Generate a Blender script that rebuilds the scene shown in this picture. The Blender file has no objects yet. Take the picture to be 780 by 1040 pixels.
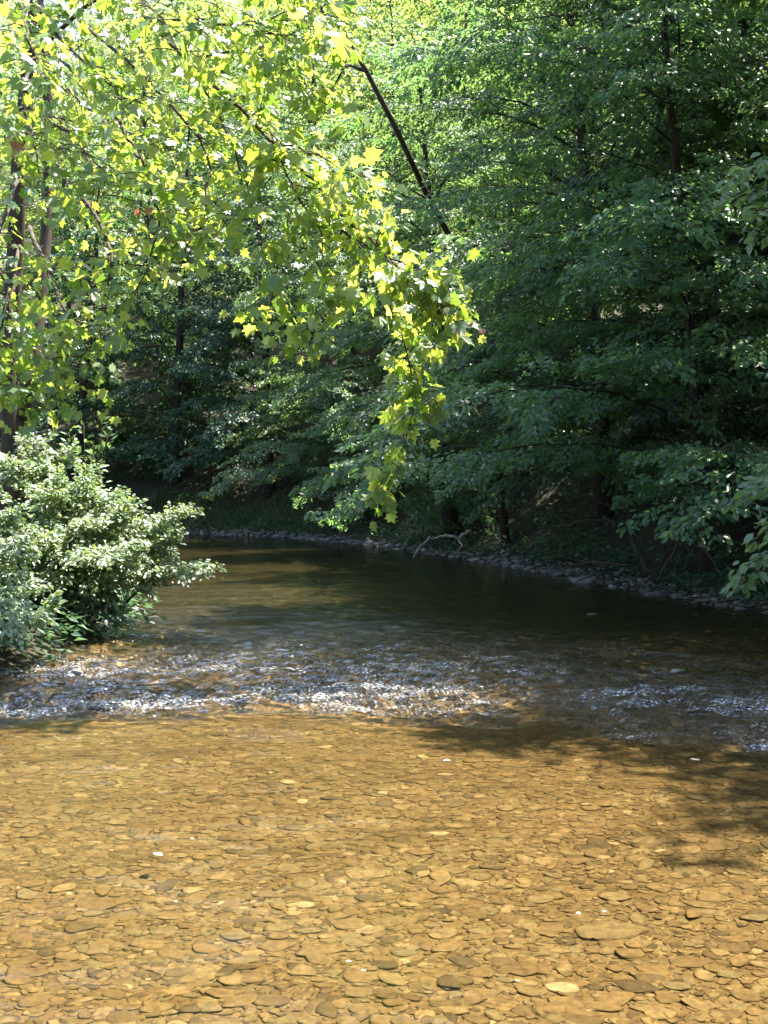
import bpy, math, random
import numpy as np
from mathutils import Vector, noise as mnoise

R = math.radians
rng = np.random.default_rng(11)
random.seed(5)
scene = bpy.context.scene
COL = scene.collection

# ------------------------------------------------------------------ helpers
F_PX, CX, HY, CAM_H = 1115.0, 390.0, 500.0, 1.6
def at(px, py, Y):
    """A point of the place: straight ahead distance Y, from where it is seen in a 780x1040 view."""
    return np.array([(px - CX) / F_PX * Y, Y, CAM_H - (py - HY) / F_PX * Y])

def tag(o, label=None, cat=None, group=None, kind=None):
    if label: o['label'] = label
    if cat: o['category'] = cat
    if group: o['group'] = group
    if kind: o['kind'] = kind
    return o

def empty(name, loc=(0, 0, 0), rz=0.0):
    o = bpy.data.objects.new(name, None)
    o.location = loc
    o.rotation_euler = (0, 0, rz)
    o.empty_display_size = 0.3
    COL.objects.link(o)
    return o

def mesh_np(name, V, faces_idx, sizes, smooth=False, attrs=None):
    """mesh from numpy: V (n,3), flat loop vertex indices, polygon sizes."""
    me = bpy.data.meshes.new(name)
    V = np.ascontiguousarray(V, dtype=np.float32)
    me.vertices.add(len(V)); me.vertices.foreach_set('co', V.ravel())
    faces_idx = np.ascontiguousarray(faces_idx, dtype=np.int32)
    sizes = np.ascontiguousarray(sizes, dtype=np.int32)
    me.loops.add(len(faces_idx)); me.loops.foreach_set('vertex_index', faces_idx)
    me.polygons.add(len(sizes))
    starts = np.concatenate(([0], np.cumsum(sizes)[:-1])).astype(np.int32)
    me.polygons.foreach_set('loop_start', starts)
    me.polygons.foreach_set('loop_total', sizes)
    me.update(calc_edges=True)
    me.polygons.foreach_set('use_smooth', np.full(len(sizes), smooth))
    for k, a in (attrs or {}).items():
        at_ = me.attributes.new(k, 'FLOAT', 'POINT')
        at_.data.foreach_set('value', np.ascontiguousarray(a, dtype=np.float32))
    return me

def link(name, me, mat=None, parent=None, loc=None):
    o = bpy.data.objects.new(name, me)
    COL.objects.link(o)
    if mat is not None:
        me.materials.clear(); me.materials.append(mat)
    if parent is not None: o.parent = parent
    if loc is not None: o.location = loc
    return o

class Tubes:
    def __init__(self): self.v = []; self.f = []; self.s = []; self.n = 0
    def add(self, pts, radii, sides=7, knots=0.0, r=None):
        pts = np.asarray(pts, float); n = len(pts)
        t = np.gradient(pts, axis=0)
        t /= np.linalg.norm(t, axis=1)[:, None] + 1e-9
        ref = np.array([0.31, 0.17, 0.93]) if abs(t[0, 2]) < 0.8 else np.array([0.95, 0.2, 0.1])
        u = np.cross(t, ref); u /= np.linalg.norm(u, axis=1)[:, None] + 1e-9
        w = np.cross(t, u)
        a = np.linspace(0, 2 * np.pi, sides, endpoint=False)
        rr = np.asarray(radii, float)[:, None] * np.ones((1, sides))
        if knots and r is not None: rr = rr * (1 + r.normal(0, knots, rr.shape))
        V = pts[:, None, :] + rr[:, :, None] * (np.cos(a)[None, :, None] * u[:, None, :] + np.sin(a)[None, :, None] * w[:, None, :])
        self.v.append(V.reshape(-1, 3))
        i = np.arange(n - 1)[:, None] * sides; j = np.arange(sides)[None, :]
        q = np.stack([i + j, i + (j + 1) % sides, i + sides + (j + 1) % sides, i + sides + j], -1).reshape(-1, 4) + self.n
        self.f.append(q.ravel()); self.s.append(np.full(len(q), 4))
        cap0 = np.arange(sides)[::-1] + self.n; cap1 = np.arange(sides) + (n - 1) * sides + self.n
        self.f += [cap0, cap1]; self.s += [[sides], [sides]]
        self.n += n * sides
    def mesh(self, name):
        return mesh_np(name, np.concatenate(self.v), np.concatenate(self.f), np.concatenate(self.s), smooth=True)

# leaf templates (x across, y along, z normal)
def T(verts, faces): return (np.array(verts, float), faces)
LEAF_OVAL = T([(0, 0, 0), (.30, .38, .07), (.20, .78, .03), (0, 1.05, -.10), (-.20, .78, .03), (-.30, .38, .07)],
              [(0, 1, 2, 3), (0, 3, 4, 5)])
LEAF_SIMPLE = T([(0, 0, 0), (.30, .45, .07), (0, 1.05, -.08), (-.30, .45, .07)], [(0, 1, 2), (0, 2, 3)])
_h = [(0, 0), (.30, -.06), (.30, .10), (.62, .22), (.40, .36), (.52, .66), (.24, .62), (0, 1.0)]
_sv = [(x, y, .10 * abs(x) - .16 * max(0, y - .35) ** 2 * 2 - .35 * max(0, abs(x) - .35)) for x, y in _h]
_sv += [(-x, y, z) for x, y, z in _sv[1:-1]]
LEAF_LOBED = T(_sv, [(0, 1, 2), (0, 2, 3, 4), (0, 4, 5, 6), (0, 6, 7), (0, 9, 8), (0, 10, 9), (0, 11, 10), (0, 12, 11), (0, 13, 12), (0, 7, 13)])
LEAF_LOBED = T(_sv, [(0, 1, 2), (0, 2, 3, 4), (0, 4, 5, 6), (0, 6, 7), (0, 9, 8), (0, 11, 10, 9), (0, 13, 12, 11), (0, 7, 13)])
BLADE = T([(.05, 0, 0), (.04, .5, .0), (0, 1, -.12), (-.04, .5, 0), (-.05, 0, 0)], [(0, 1, 3, 4), (1, 2, 3)])

class Leaves:
    def __init__(self): self.P = []; self.D = []; self.N = []; self.S = []
    def add(self, P, D, N, S):
        self.P.append(P); self.D.append(D); self.N.append(N); self.S.append(S)
    def mesh(self, name, tpl, r):
        P = np.concatenate(self.P); D = np.concatenate(self.D); N = np.concatenate(self.N); S = np.concatenate(self.S)
        D = D / (np.linalg.norm(D, axis=1)[:, None] + 1e-9)
        X = np.cross(D, N); X /= np.linalg.norm(X, axis=1)[:, None] + 1e-9
        Z = np.cross(X, D)
        tv, tf = tpl
        wx = r.uniform(.75, 1.2, len(P))
        V = P[:, None, :] + S[:, None, None] * (tv[None, :, 0, None] * wx[:, None, None] * X[:, None, :] + tv[None, :, 1, None] * D[:, None, :] + tv[None, :, 2, None] * Z[:, None, :] * r.uniform(-.3, 1.8, len(P))[:, None, None])
        k = len(tv)
        fl = np.concatenate([np.array(f) for f in tf]); sz = np.array([len(f) for f in tf])
        idx = (np.arange(len(P))[:, None] * k + fl[None, :]).ravel()
        tint = np.repeat(r.random(len(P)), k)
        return mesh_np(name, V.reshape(-1, 3), idx, np.tile(sz, len(P)), attrs={'tint': tint})

def poly(p0, az, el, L, droop, n, r, wob=.10):
    pts = [np.array(p0, float)]
    for k in range(n):
        e = el - droop * ((k + .5) / n) ** 1.2
        az += r.normal(0, wob); e += r.normal(0, wob * .6)
        pts.append(pts[-1] + L / n * np.array([math.cos(az) * math.cos(e), math.sin(az) * math.cos(e), math.sin(e)]))
    return np.array(pts)

def lerp_poly(pts, s):
    x = np.asarray(s) * (len(pts) - 1); i = np.clip(x.astype(int), 0, len(pts) - 2); f = (x - i)[:, None]
    return pts[i] * (1 - f) + pts[i + 1] * f, pts[i + 1] - pts[i]

def spray(lv, pts, n, width, ls, r, flat=.45, droop=.35, smin=.1, nb=(.15, -.38)):
    """a flat fan of n leaves on both sides of a twig"""
    s = r.uniform(smin, 1.0, n) ** .8
    p, t = lerp_poly(pts, np.clip(s, 0, .999))
    t = t / (np.linalg.norm(t, axis=1)[:, None] + 1e-9)
    side = np.cross(t, np.array([0, 0, 1.0])); side /= np.linalg.norm(side, axis=1)[:, None] + 1e-6
    w = r.uniform(-1, 1, n) * width * (1.1 - .75 * s)
    p = p + side * w[:, None]
    p[:, 2] += r.normal(0, .035, n) - droop * np.abs(w) * .5
    sg = np.where(w >= 0, 1, -1)[:, None]
    D = t * .8 + side * sg * r.uniform(.2, 1.0, n)[:, None] + np.array([0, 0, -1.0]) * r.uniform(0, .8, n)[:, None] * droop * 2 + r.normal(0, .25, (n, 3))
    N = np.array([nb[0], nb[1], 1.0]) + r.normal(0, flat, (n, 3)) + t * .25
    lv.add(p, D, N, ls * r.uniform(.6, 1.2, n))

def limb_with_sprays(tb, lv, limb, r0, r, ls, dens, subscale=.36, submax=1.7, gap=.28, s0=.15, width=.34, flat=.45, sub_droop=.55, bark_twigs=True, nb=(.15, -.38)):
    L = np.linalg.norm(np.diff(limb, axis=0), axis=1).sum()
    n = len(limb)
    tb.add(limb, r0 * np.linspace(1, .18, n), 6)
    ns = max(3, int(L / gap)); sgn = 1
    for i in range(ns):
        s = s0 + (1 - s0) * (i + r.uniform(0, .9)) / ns
        p, t = lerp_poly(limb, np.array([min(s, .999)])); p = p[0]; t = t[0]
        az = math.atan2(t[1], t[0]) + sgn * r.uniform(.45, 1.15); sgn = -sgn
        el = math.atan2(t[2], math.hypot(t[0], t[1])) * .5 + r.normal(.05, .2)
        sl = min(L * subscale, submax) * (1.15 - .65 * s) * r.uniform(.6, 1.2)
        sp = poly(p, az, el, sl, sub_droop, 4, r, .14)
        if bark_twigs: tb.add(sp, max(.006, r0 * .22) * np.linspace(1, .25, 5), 4)
        spray(lv, sp, max(4, int(dens * sl)), width, ls, r, flat, nb=nb)
    spray(lv, limb[-max(3, n // 3):], int(dens * .9), width, ls, r, flat, nb=nb)

def grow(seed, H, r0, lean=(0, 0), z0=.18, nl=46, Lmax=4.2, prof=None, el_lo=.15, el_hi=.95, droop=.9, asym=0, az0=math.pi, ls=.10, dens=44, wob=.10, **kw):
    r = np.random.default_rng(seed)
    tb, lv = Tubes(), Leaves()
    n = 12
    z = np.linspace(-.4, H, n)
    tr = np.zeros((n, 3)); tr[:, 2] = z
    f = np.clip(z / H, 0, 1)
    tr[:, 0] = lean[0] * f ** 1.3 + np.cumsum(r.normal(0, .05, n)) * f
    tr[:, 1] = lean[1] * f ** 1.3 + np.cumsum(r.normal(0, .05, n)) * f
    rad = r0 * (1.0 - .88 * f); rad[0] *= 1.5; rad[1] *= 1.08
    tb.add(tr, rad, 9, .04, r)
    prof = prof or (lambda t: math.sin(math.pi * min(1, .18 + .86 * t)) ** .7)
    az = r.uniform(0, 6.28)
    for i in range(nl):
        t = z0 + (1 - z0) * ((i + r.uniform(0, 1)) / nl)
        az += 2.4 + r.normal(0, .35)
        p, _ = lerp_poly(tr, np.array([min(.999, (t * H + .4) / (H + .4))]))
        u = (t - z0) / (1 - z0)
        L = Lmax * max(.22, prof(u)) * r.uniform(.65, 1.12) * (1 + asym * math.cos(az - az0))
        el = el_lo + (el_hi - el_lo) * u ** 1.3 + r.normal(0, .12)
        lb = poly(p[0], az, el, L, droop, 7, r, wob)
        limb_with_sprays(tb, lv, lb, max(.014, r0 * .18 * (L / Lmax) ** .8), r, ls, dens, **kw)
    return tb, lv, r

# ------------------------------------------------------------------ materials
def newmat(name):
    m = bpy.data.materials.new(name); m.use_nodes = True
    nt = m.node_tree; nt.nodes.clear()
    out = nt.nodes.new('ShaderNodeOutputMaterial')
    return m, nt, out
def N(nt, t, **kw):
    n = nt.nodes.new(t)
    for k, v in kw.items(): setattr(n, k, v)
    return n
def ramp(nt, stops):
    n = nt.nodes.new('ShaderNodeValToRGB'); cr = n.color_ramp
    while len(cr.elements) > 1: cr.elements.remove(cr.elements[-1])
    cr.elements[0].position, cr.elements[0].color = stops[0][0], (*stops[0][1], 1)
    for p, c in stops[1:]:
        e = cr.elements.new(p); e.color = (*c, 1)
    return n

def leaf_mat(name, cols, trans, tw=.42, rough=.42, spec=.5, per_object=.0):
    m, nt, out = newmat(name)
    a = N(nt, 'ShaderNodeAttribute', attribute_name='tint')
    rp = ramp(nt, [(i / (len(cols) - 1), c) for i, c in enumerate(cols)])
    nt.links.new(a.outputs['Fac'], rp.inputs[0])
    rt = ramp(nt, [(i / (len(trans) - 1), c) for i, c in enumerate(trans)])
    nt.links.new(a.outputs['Fac'], rt.inputs[0])
    c1, c2 = rp.outputs[0], rt.outputs[0]
    if per_object:
        oi = N(nt, 'ShaderNodeObjectInfo')
        mr = N(nt, 'ShaderNodeMapRange'); mr.inputs['To Min'].default_value = 1 - per_object; mr.inputs['To Max'].default_value = 1 + per_object
        nt.links.new(oi.outputs['Random'], mr.inputs['Value'])
        mh = N(nt, 'ShaderNodeMapRange'); mh.inputs['To Min'].default_value = .5 - per_object * .06; mh.inputs['To Max'].default_value = .5 + per_object * .06
        nt.links.new(oi.outputs['Random'], mh.inputs['Value'])
        hs = []
        for c in (c1, c2):
            h = N(nt, 'ShaderNodeHueSaturation'); nt.links.new(c, h.inputs['Color'])
            nt.links.new(mr.outputs[0], h.inputs['Value']); nt.links.new(mh.outputs[0], h.inputs['Hue']); hs.append(h.outputs[0])
        c1, c2 = hs
    b = N(nt, 'ShaderNodeBsdfPrincipled'); b.inputs['Roughness'].default_value = rough
    b.inputs['Specular IOR Level'].default_value = spec
    nt.links.new(c1, b.inputs['Base Color'])
    t = N(nt, 'ShaderNodeBsdfTranslucent'); nt.links.new(c2, t.inputs['Color'])
    mx = N(nt, 'ShaderNodeMixShader'); mx.inputs[0].default_value = tw
    nt.links.new(b.outputs[0], mx.inputs[1]); nt.links.new(t.outputs[0], mx.inputs[2])
    nt.links.new(mx.outputs[0], out.inputs['Surface'])
    return m

def bark_mat(name, c0, c1, scale=9, bump=.5):
    m, nt, out = newmat(name)
    tc = N(nt, 'ShaderNodeTexCoord'); mp = N(nt, 'ShaderNodeMapping'); mp.inputs['Scale'].default_value = (1, 1, .25)
    nt.links.new(tc.outputs['Object'], mp.inputs[0])
    n = N(nt, 'ShaderNodeTexNoise'); n.inputs['Scale'].default_value = scale; n.inputs['Detail'].default_value = 7; n.inputs['Roughness'].default_value = .65
    nt.links.new(mp.outputs[0], n.inputs['Vector'])
    rp = ramp(nt, [(.32, c0), (.68, c1)]); nt.links.new(n.outputs['Fac'], rp.inputs[0])
    b = N(nt, 'ShaderNodeBsdfPrincipled'); b.inputs['Roughness'].default_value = .9; b.inputs['Specular IOR Level'].default_value = .2
    nt.links.new(rp.outputs[0], b.inputs['Base Color'])
    bp = N(nt, 'ShaderNodeBump'); bp.inputs['Strength'].default_value = bump; bp.inputs['Distance'].default_value = .02
    nt.links.new(n.outputs['Fac'], bp.inputs['Height']); nt.links.new(bp.outputs[0], b.inputs['Normal'])
    nt.links.new(b.outputs[0], out.inputs['Surface'])
    return m

M_BARK = bark_mat('bark_grey_brown', (.035, .028, .02), (.095, .075, .055))
M_BARK_DARK = bark_mat('bark_dark', (.03, .025, .02), (.06, .05, .038))
M_BARK_SYC = bark_mat('bark_sycamore', (.028, .02, .014), (.085, .065, .046), 6)
M_DRIFT = bark_mat('weathered_wood', (.22, .19, .15), (.42, .37, .30), 12)
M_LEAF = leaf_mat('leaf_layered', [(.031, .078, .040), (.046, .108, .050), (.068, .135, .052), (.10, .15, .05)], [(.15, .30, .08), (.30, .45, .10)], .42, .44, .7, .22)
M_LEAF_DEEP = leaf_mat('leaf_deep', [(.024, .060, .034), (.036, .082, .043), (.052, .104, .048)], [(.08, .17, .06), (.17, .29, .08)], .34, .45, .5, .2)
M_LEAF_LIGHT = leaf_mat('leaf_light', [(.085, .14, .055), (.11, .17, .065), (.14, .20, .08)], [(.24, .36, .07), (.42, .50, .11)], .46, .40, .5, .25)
M_LEAF_SYC = leaf_mat('leaf_sycamore', [(.06, .125, .035), (.085, .155, .045), (.115, .18, .06)], [(.18, .32, .03), (.36, .52, .05), (.56, .66, .07), (.74, .78, .14)], .52, .42, 1.0)
M_LEAF_SHRUB = leaf_mat('leaf_shrub', [(.10, .16, .07), (.15, .21, .10), (.22, .28, .17)], [(.26, .38, .07), (.38, .48, .1)], .38, .46, 1.0)
M_LEAF_BOUGH = leaf_mat('leaf_bough', [(.09, .16, .07), (.12, .19, .09)], [(.3, .46, .1), (.42, .55, .14)], .45, .42, .8)
M_GRASS = leaf_mat('grass_blades', [(.06, .12, .03), (.09, .15, .035), (.12, .15, .05)], [(.14, .24, .04), (.24, .32, .06)], .35, .5, .4)
M_RED = leaf_mat('leaf_red', [(.32, .13, .09), (.36, .18, .11)], [(.5, .2, .12), (.5, .26, .14)], .4, .4, .5)

def stone_mat(name, stops, rough=.75, wet=.3, use_attr=True, scale=30):
    m, nt, out = newmat(name)
    tc = N(nt, 'ShaderNodeTexCoord')
    if use_attr:
        a = N(nt, 'ShaderNodeAttribute', attribute_name='tint'); src = a.outputs['Fac']
    else:
        a = N(nt, 'ShaderNodeObjectInfo'); src = a.outputs['Random']
    rp = ramp(nt, stops); nt.links.new(src, rp.inputs[0])
    geo = N(nt, 'ShaderNodeNewGeometry')
    n = N(nt, 'ShaderNodeTexNoise'); n.inputs['Scale'].default_value = scale; n.inputs['Detail'].default_value = 8; n.inputs['Roughness'].default_value = .7
    nt.links.new(geo.outputs['Position'], n.inputs['Vector'])
    mr = N(nt, 'ShaderNodeMapRange'); mr.inputs['From Min'].default_value = .3; mr.inputs['From Max'].default_value = .7
    mr.inputs['To Min'].default_value = .5; mr.inputs['To Max'].default_value = 1.45
    nt.links.new(n.outputs['Fac'], mr.inputs['Value'])
    h = N(nt, 'ShaderNodeHueSaturation'); nt.links.new(rp.outputs[0], h.inputs['Color']); nt.links.new(mr.outputs[0], h.inputs['Value'])
    b = N(nt, 'ShaderNodeBsdfPrincipled'); b.inputs['Roughness'].default_value = rough; b.inputs['Specular IOR Level'].default_value = wet
    nt.links.new(h.outputs[0], b.inputs['Base Color'])
    bp = N(nt, 'ShaderNodeBump'); bp.inputs['Strength'].default_value = .5; bp.inputs['Distance'].default_value = .01
    nt.links.new(n.outputs['Fac'], bp.inputs['Height']); nt.links.new(bp.outputs[0], b.inputs['Normal'])
    nt.links.new(b.outputs[0], out.inputs['Surface'])
    return m
BED = [(0, (.060, .043, .024)), (.2, (.105, .072, .036)), (.6, (.15, .104, .051)), (.85, (.13, .104, .058)), (.98, (.20, .145, .075)), (1, (.28, .23, .15))]
M_STONE_BED = stone_mat('riverbed_stone_attr', BED, use_attr=True)
M_STONE_OBJ = stone_mat('riverbed_stone', BED, use_attr=False)
BANKC = [(0, (.06, .055, .045)), (.5, (.11, .10, .085)), (.85, (.17, .155, .135)), (1, (.30, .28, .25))]
M_STONE_BANK = stone_mat('bank_stone', BANKC, .8, .3, False, 10)

# ------------------------------------------------------------------ river course and terrain
RB = np.array([(9, -40), (8.5, -5), (7.6, 4), (6.1, 9), (4.8, 13.7), (3.4, 19), (2.0, 24.8), (0, 31), (-2.2, 36), (-6.5, 40.5), (-14, 43.2), (-30, 45), (-120, 48)], float)
LB = np.array([(-9, -40), (-7.5, 0), (-5.2, 5), (-3.7, 8.2), (-3.25, 9.6), (-3.05, 11), (-3.0, 12.7), (-3.8, 15), (-5.2, 20), (-8, 28), (-14, 34.5), (-30, 37.5), (-120, 40)], float)
POLY = np.concatenate([RB, LB[::-1]])
def seg_dist(x, y, line):
    d = np.full(x.shape, 1e9)
    for a, b in zip(line[:-1], line[1:]):
        ab = b - a; t = np.clip(((x - a[0]) * ab[0] + (y - a[1]) * ab[1]) / (ab @ ab), 0, 1)
        d = np.minimum(d, np.hypot(x - a[0] - t * ab[0], y - a[1] - t * ab[1]))
    return d
def inside(x, y):
    c = np.zeros(x.shape, bool); n = len(POLY)
    for i in range(n):
        a, b = POLY[i], POLY[(i + 1) % n]
        cond = ((a[1] > y) != (b[1] > y))
        with np.errstate(divide='ignore', invalid='ignore'):
            xi = (b[0] - a[0]) * (y - a[1]) / (b[1] - a[1] if b[1] != a[1] else 1e-9) + a[0]
        c ^= cond & (x < xi)
    return c
_w = np.random.default_rng(3)
_WK = [(_w.uniform(0, 6.28), _w.uniform(0, 6.28), 2 ** _w.uniform(-3.2, 1.2)) for _ in range(26)]
def wob(x, y):
    s = 0
    for th, ph, k in _WK: s = s + np.sin((x * math.cos(th) + y * math.sin(th)) * k * 2 + ph) / (1 + k) * .35
    return s / 3
def ss(e0, e1, v):
    t = np.clip((v - e0) / (e1 - e0), 0, 1); return t * t * (3 - 2 * t)
def riffle_line(x):        # where the riffle's downstream lip lies
    return np.interp(x, [-6, -2.9, -1.6, -.6, .5, 1.4, 2.4, 5, 8], [8.2, 8.1, 8.0, 7.95, 8.3, 7.5, 6.8, 6.2, 6.0])
def terrain(x, y):
    x = np.asarray(x, float); y = np.asarray(y, float)
    ins = inside(x, y); dr = seg_dist(x, y, RB); dl = seg_dist(x, y, LB); d = np.minimum(dr, dl)
    w = wob(x, y)
    pool = ss(0, 2.6, y - riffle_line(x) - 1.0)
    riff = np.exp(-((y - riffle_line(x) - .8) / .9) ** 2)
    depth = (.20 + .045 * w + .42 * pool - .10 * riff) * ss(0, 1.3, d) + .03
    hr = .22 * np.minimum(dr, 1.1) + .75 * np.clip(dr - 1.1, 0, 3) + .56 * np.clip(dr - 4.1, 0, 95) + w * np.clip(dr * .25, 0, 1.2) * .6
    hl = .42 * np.minimum(dl, 1.8) + .06 * np.clip(dl - 1.8, 0, 14) + .45 * np.clip(dl - 15.8, 0, 80) + w * np.clip(dl * .2, 0, .6) * .5
    h = np.where(dr < dl, hr, hl)
    return np.where(ins, -depth, h)
def tz(x, y): return float(terrain(np.array([x]), np.array([y]))[0])

def spaced(segs):
    out = []
    for a, b, st in segs: out.append(np.arange(a, b, st))
    out.append([segs[-1][1]]); return np.concatenate(out)
def grid_mesh(name, xs, ys, zf, attrs=None, smooth=True):
    X, Y = np.meshgrid(xs, ys); Z = zf(X, Y)
    V = np.stack([X, Y, Z], -1).reshape(-1, 3)
    nx, ny = len(xs), len(ys)
    i = (np.arange(ny - 1)[:, None] * nx + np.arange(nx - 1)[None, :])
    q = np.stack([i, i + 1, i + nx + 1, i + nx], -1).reshape(-1)
    at_ = {k: f(X, Y).ravel() for k, f in (attrs or {}).items()}
    return mesh_np(name, V, q, np.full((nx - 1) * (ny - 1), 4), smooth, at_)

gx = spaced([(-600, -130, 40), (-130, -30, 4), (-30, -9, .6), (-9, 9, .12), (9, 40, .8), (40, 130, 4), (130, 601, 40)])
gy = spaced([(-300, -20, 20), (-20, 1, 1), (1, 16, .12), (16, 48, .4), (48, 150, 3), (150, 900, 50)])
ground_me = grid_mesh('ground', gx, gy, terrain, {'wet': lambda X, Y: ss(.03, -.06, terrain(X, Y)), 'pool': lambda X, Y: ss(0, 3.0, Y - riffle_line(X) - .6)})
m, nt, out = newmat('ground_soil_and_bed')
geo = N(nt, 'ShaderNodeNewGeometry')
n1 = N(nt, 'ShaderNodeTexNoise'); n1.inputs['Scale'].default_value = 2.2; n1.inputs['Detail'].default_value = 9; n1.inputs['Roughness'].default_value = .7
n2 = N(nt, 'ShaderNodeTexVoronoi'); n2.inputs['Scale'].default_value = 28; n2.feature = 'F1'
mp = N(nt, 'ShaderNodeMapping'); mp.inputs['Scale'].default_value = (.7, 1.1, 1)
nt.links.new(geo.outputs['Position'], n1.inputs['Vector']); nt.links.new(geo.outputs['Position'], mp.inputs[0]); nt.links.new(mp.outputs[0], n2.inputs['Vector'])
soil = ramp(nt, [(.3, (.014, .013, .008)), (.5, (.03, .026, .014)), (.7, (.028, .036, .014))]); nt.links.new(n1.outputs['Fac'], soil.inputs[0])
bed = ramp(nt, [(0, (.095, .066, .033)), (.4, (.125, .087, .043)), (.8, (.15, .107, .055)), (1, (.125, .098, .053))])
sepc = N(nt, 'ShaderNodeSeparateColor'); nt.links.new(n2.outputs['Color'], sepc.inputs[0]); nt.links.new(sepc.outputs[0], bed.inputs[0])
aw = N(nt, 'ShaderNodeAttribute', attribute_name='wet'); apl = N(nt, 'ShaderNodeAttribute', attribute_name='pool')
silt_depth_dark = N(nt, 'ShaderNodeMix', data_type='RGBA'); nt.links.new(bed.outputs[0], silt_depth_dark.inputs[6])
silt_depth_dark.inputs[7].default_value = (.020, .024, .012, 1)  # silty bed colour, darkened to imitate light lost in the deeper pool
sm_ = N(nt, 'ShaderNodeMath', operation='MULTIPLY'); sm_.inputs[1].default_value = .88; nt.links.new(apl.outputs['Fac'], sm_.inputs[0]); nt.links.new(sm_.outputs[0], silt_depth_dark.inputs[0])
mx = N(nt, 'ShaderNodeMix', data_type='RGBA'); nt.links.new(aw.outputs['Fac'], mx.inputs[0]); nt.links.new(soil.outputs[0], mx.inputs[6]); nt.links.new(silt_depth_dark.outputs[2], mx.inputs[7])
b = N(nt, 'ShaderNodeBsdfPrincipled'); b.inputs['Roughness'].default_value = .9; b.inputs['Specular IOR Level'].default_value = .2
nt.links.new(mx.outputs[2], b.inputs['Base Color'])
bp = N(nt, 'ShaderNodeBump'); bp.inputs['Strength'].default_value = .8; bp.inputs['Distance'].default_value = .06
nt.links.new(n1.outputs['Fac'], bp.inputs['Height']); nt.links.new(bp.outputs[0], b.inputs['Normal']); nt.links.new(b.outputs[0], out.inputs['Surface'])
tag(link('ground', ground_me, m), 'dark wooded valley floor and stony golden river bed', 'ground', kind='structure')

# ------------------------------------------------------------------ water
wr = np.random.default_rng(21)
def sines(n, lo, hi, th0, spread, seed):
    r = np.random.default_rng(seed); K = []
    for _ in range(n):
        lam = math.exp(r.uniform(math.log(lo), math.log(hi))); th = th0 + r.normal(0, spread)
        K.append((2 * math.pi / lam * math.cos(th), 2 * math.pi / lam * math.sin(th), r.uniform(0, 6.28), (lam / hi) ** .8))
    return K
_chop = sines(46, .085, .42, math.pi / 2, .6, 5); _calm = sines(16, .25, 1.4, math.pi / 2, .5, 6); _patch = sines(12, .8, 4, 0.6, 1.6, 8)
def wsum(K, x, y):
    s = 0; q = 0
    for a, b_, c, m_ in K: s = s + m_ * np.sin(a * x + b_ * y + c); q += m_ * m_
    return s / math.sqrt(q / 2)
def riffle(x, y):
    u = y - riffle_line(x)
    pat = wsum(_patch, x, y)
    main = ss(-.75, .4, u + .25 * pat) * (1 - ss(1.5, 4.0, u + .4 * pat))
    st = .55 * np.exp(-((y - np.interp(x, [1, 3, 4, 7], [11.5, 10.2, 9.4, 8])) / .5) ** 2) * ss(.8, 2.2, x)
    up = .30 * (1 - ss(1.5, 7, u)) * ss(0, 2, u) * (.8 + .5 * pat) + .14 * ss(0, 2, u) * (1 - ss(8, 20, u))
    return np.clip(np.maximum(np.maximum(main * (.9 + .14 * pat), st), up), 0, 1.1)
def water_z(x, y):
    xx = x + .06 * np.sin(y * 9 + x * 2); yy = y + .05 * np.sin(x * 7 - y * 3)
    rf = riffle(x, y)
    c = wsum(_chop, xx, yy); c = c - .35 * np.abs(c)
    return .026 * rf * c + .0048 * wsum(_calm, xx, yy) + .05 * ss(-.2, 1.6, y - riffle_line(x)) * 1.0
wx = spaced([(-120, -30, 5), (-30, -8, .5), (-8, -5, .08), (-5, 6, .028), (6, 9, .08), (9, 12, .5)])
wy = spaced([(-35, 1, 1.5), (1, 6, .035), (6, 12.5, .026), (12.5, 20, .07), (20, 50, .3)])
water_me = grid_mesh('river', wx, wy, water_z, {'riffle': riffle})
m, nt, out = newmat('clear_river_water')
geo = N(nt, 'ShaderNodeNewGeometry'); ar = N(nt, 'ShaderNodeAttribute', attribute_name='riffle')
mp = N(nt, 'ShaderNodeMapping'); mp.inputs['Scale'].default_value = (.38, 1.3, 1); nt.links.new(geo.outputs['Position'], mp.inputs[0])
mpf = N(nt, 'ShaderNodeMapping'); mpf.inputs['Scale'].default_value = (.55, 1.0, 1); nt.links.new(geo.outputs['Position'], mpf.inputs[0])
na = N(nt, 'ShaderNodeTexNoise'); na.inputs['Scale'].default_value = 5.5; na.inputs['Detail'].default_value = 4; nt.links.new(mp.outputs[0], na.inputs['Vector'])
nb = N(nt, 'ShaderNodeTexNoise'); nb.inputs['Scale'].default_value = 26; nb.inputs['Detail'].default_value = 5; nb.inputs['Roughness'].default_value = .6; nt.links.new(mp.outputs[0], nb.inputs['Vector'])
bd = N(nt, 'ShaderNodeMath', operation='MULTIPLY_ADD'); nt.links.new(ar.outputs['Fac'], bd.inputs[0]); bd.inputs[1].default_value = .05; bd.inputs[2].default_value = .0016
b1 = N(nt, 'ShaderNodeBump'); b1.inputs['Strength'].default_value = 1; bd1 = N(nt, 'ShaderNodeMath', operation='MULTIPLY_ADD'); nt.links.new(ar.outputs['Fac'], bd1.inputs[0]); bd1.inputs[1].default_value = .035; bd1.inputs[2].default_value = .012; nt.links.new(bd1.outputs[0], b1.inputs['Distance']); nt.links.new(na.outputs['Fac'], b1.inputs['Height'])
b2 = N(nt, 'ShaderNodeBump'); b2.inputs['Strength'].default_value = 1; nt.links.new(nb.outputs['Fac'], b2.inputs['Height']); nt.links.new(bd.outputs[0], b2.inputs['Distance']); nt.links.new(b1.outputs[0], b2.inputs['Normal'])
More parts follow.
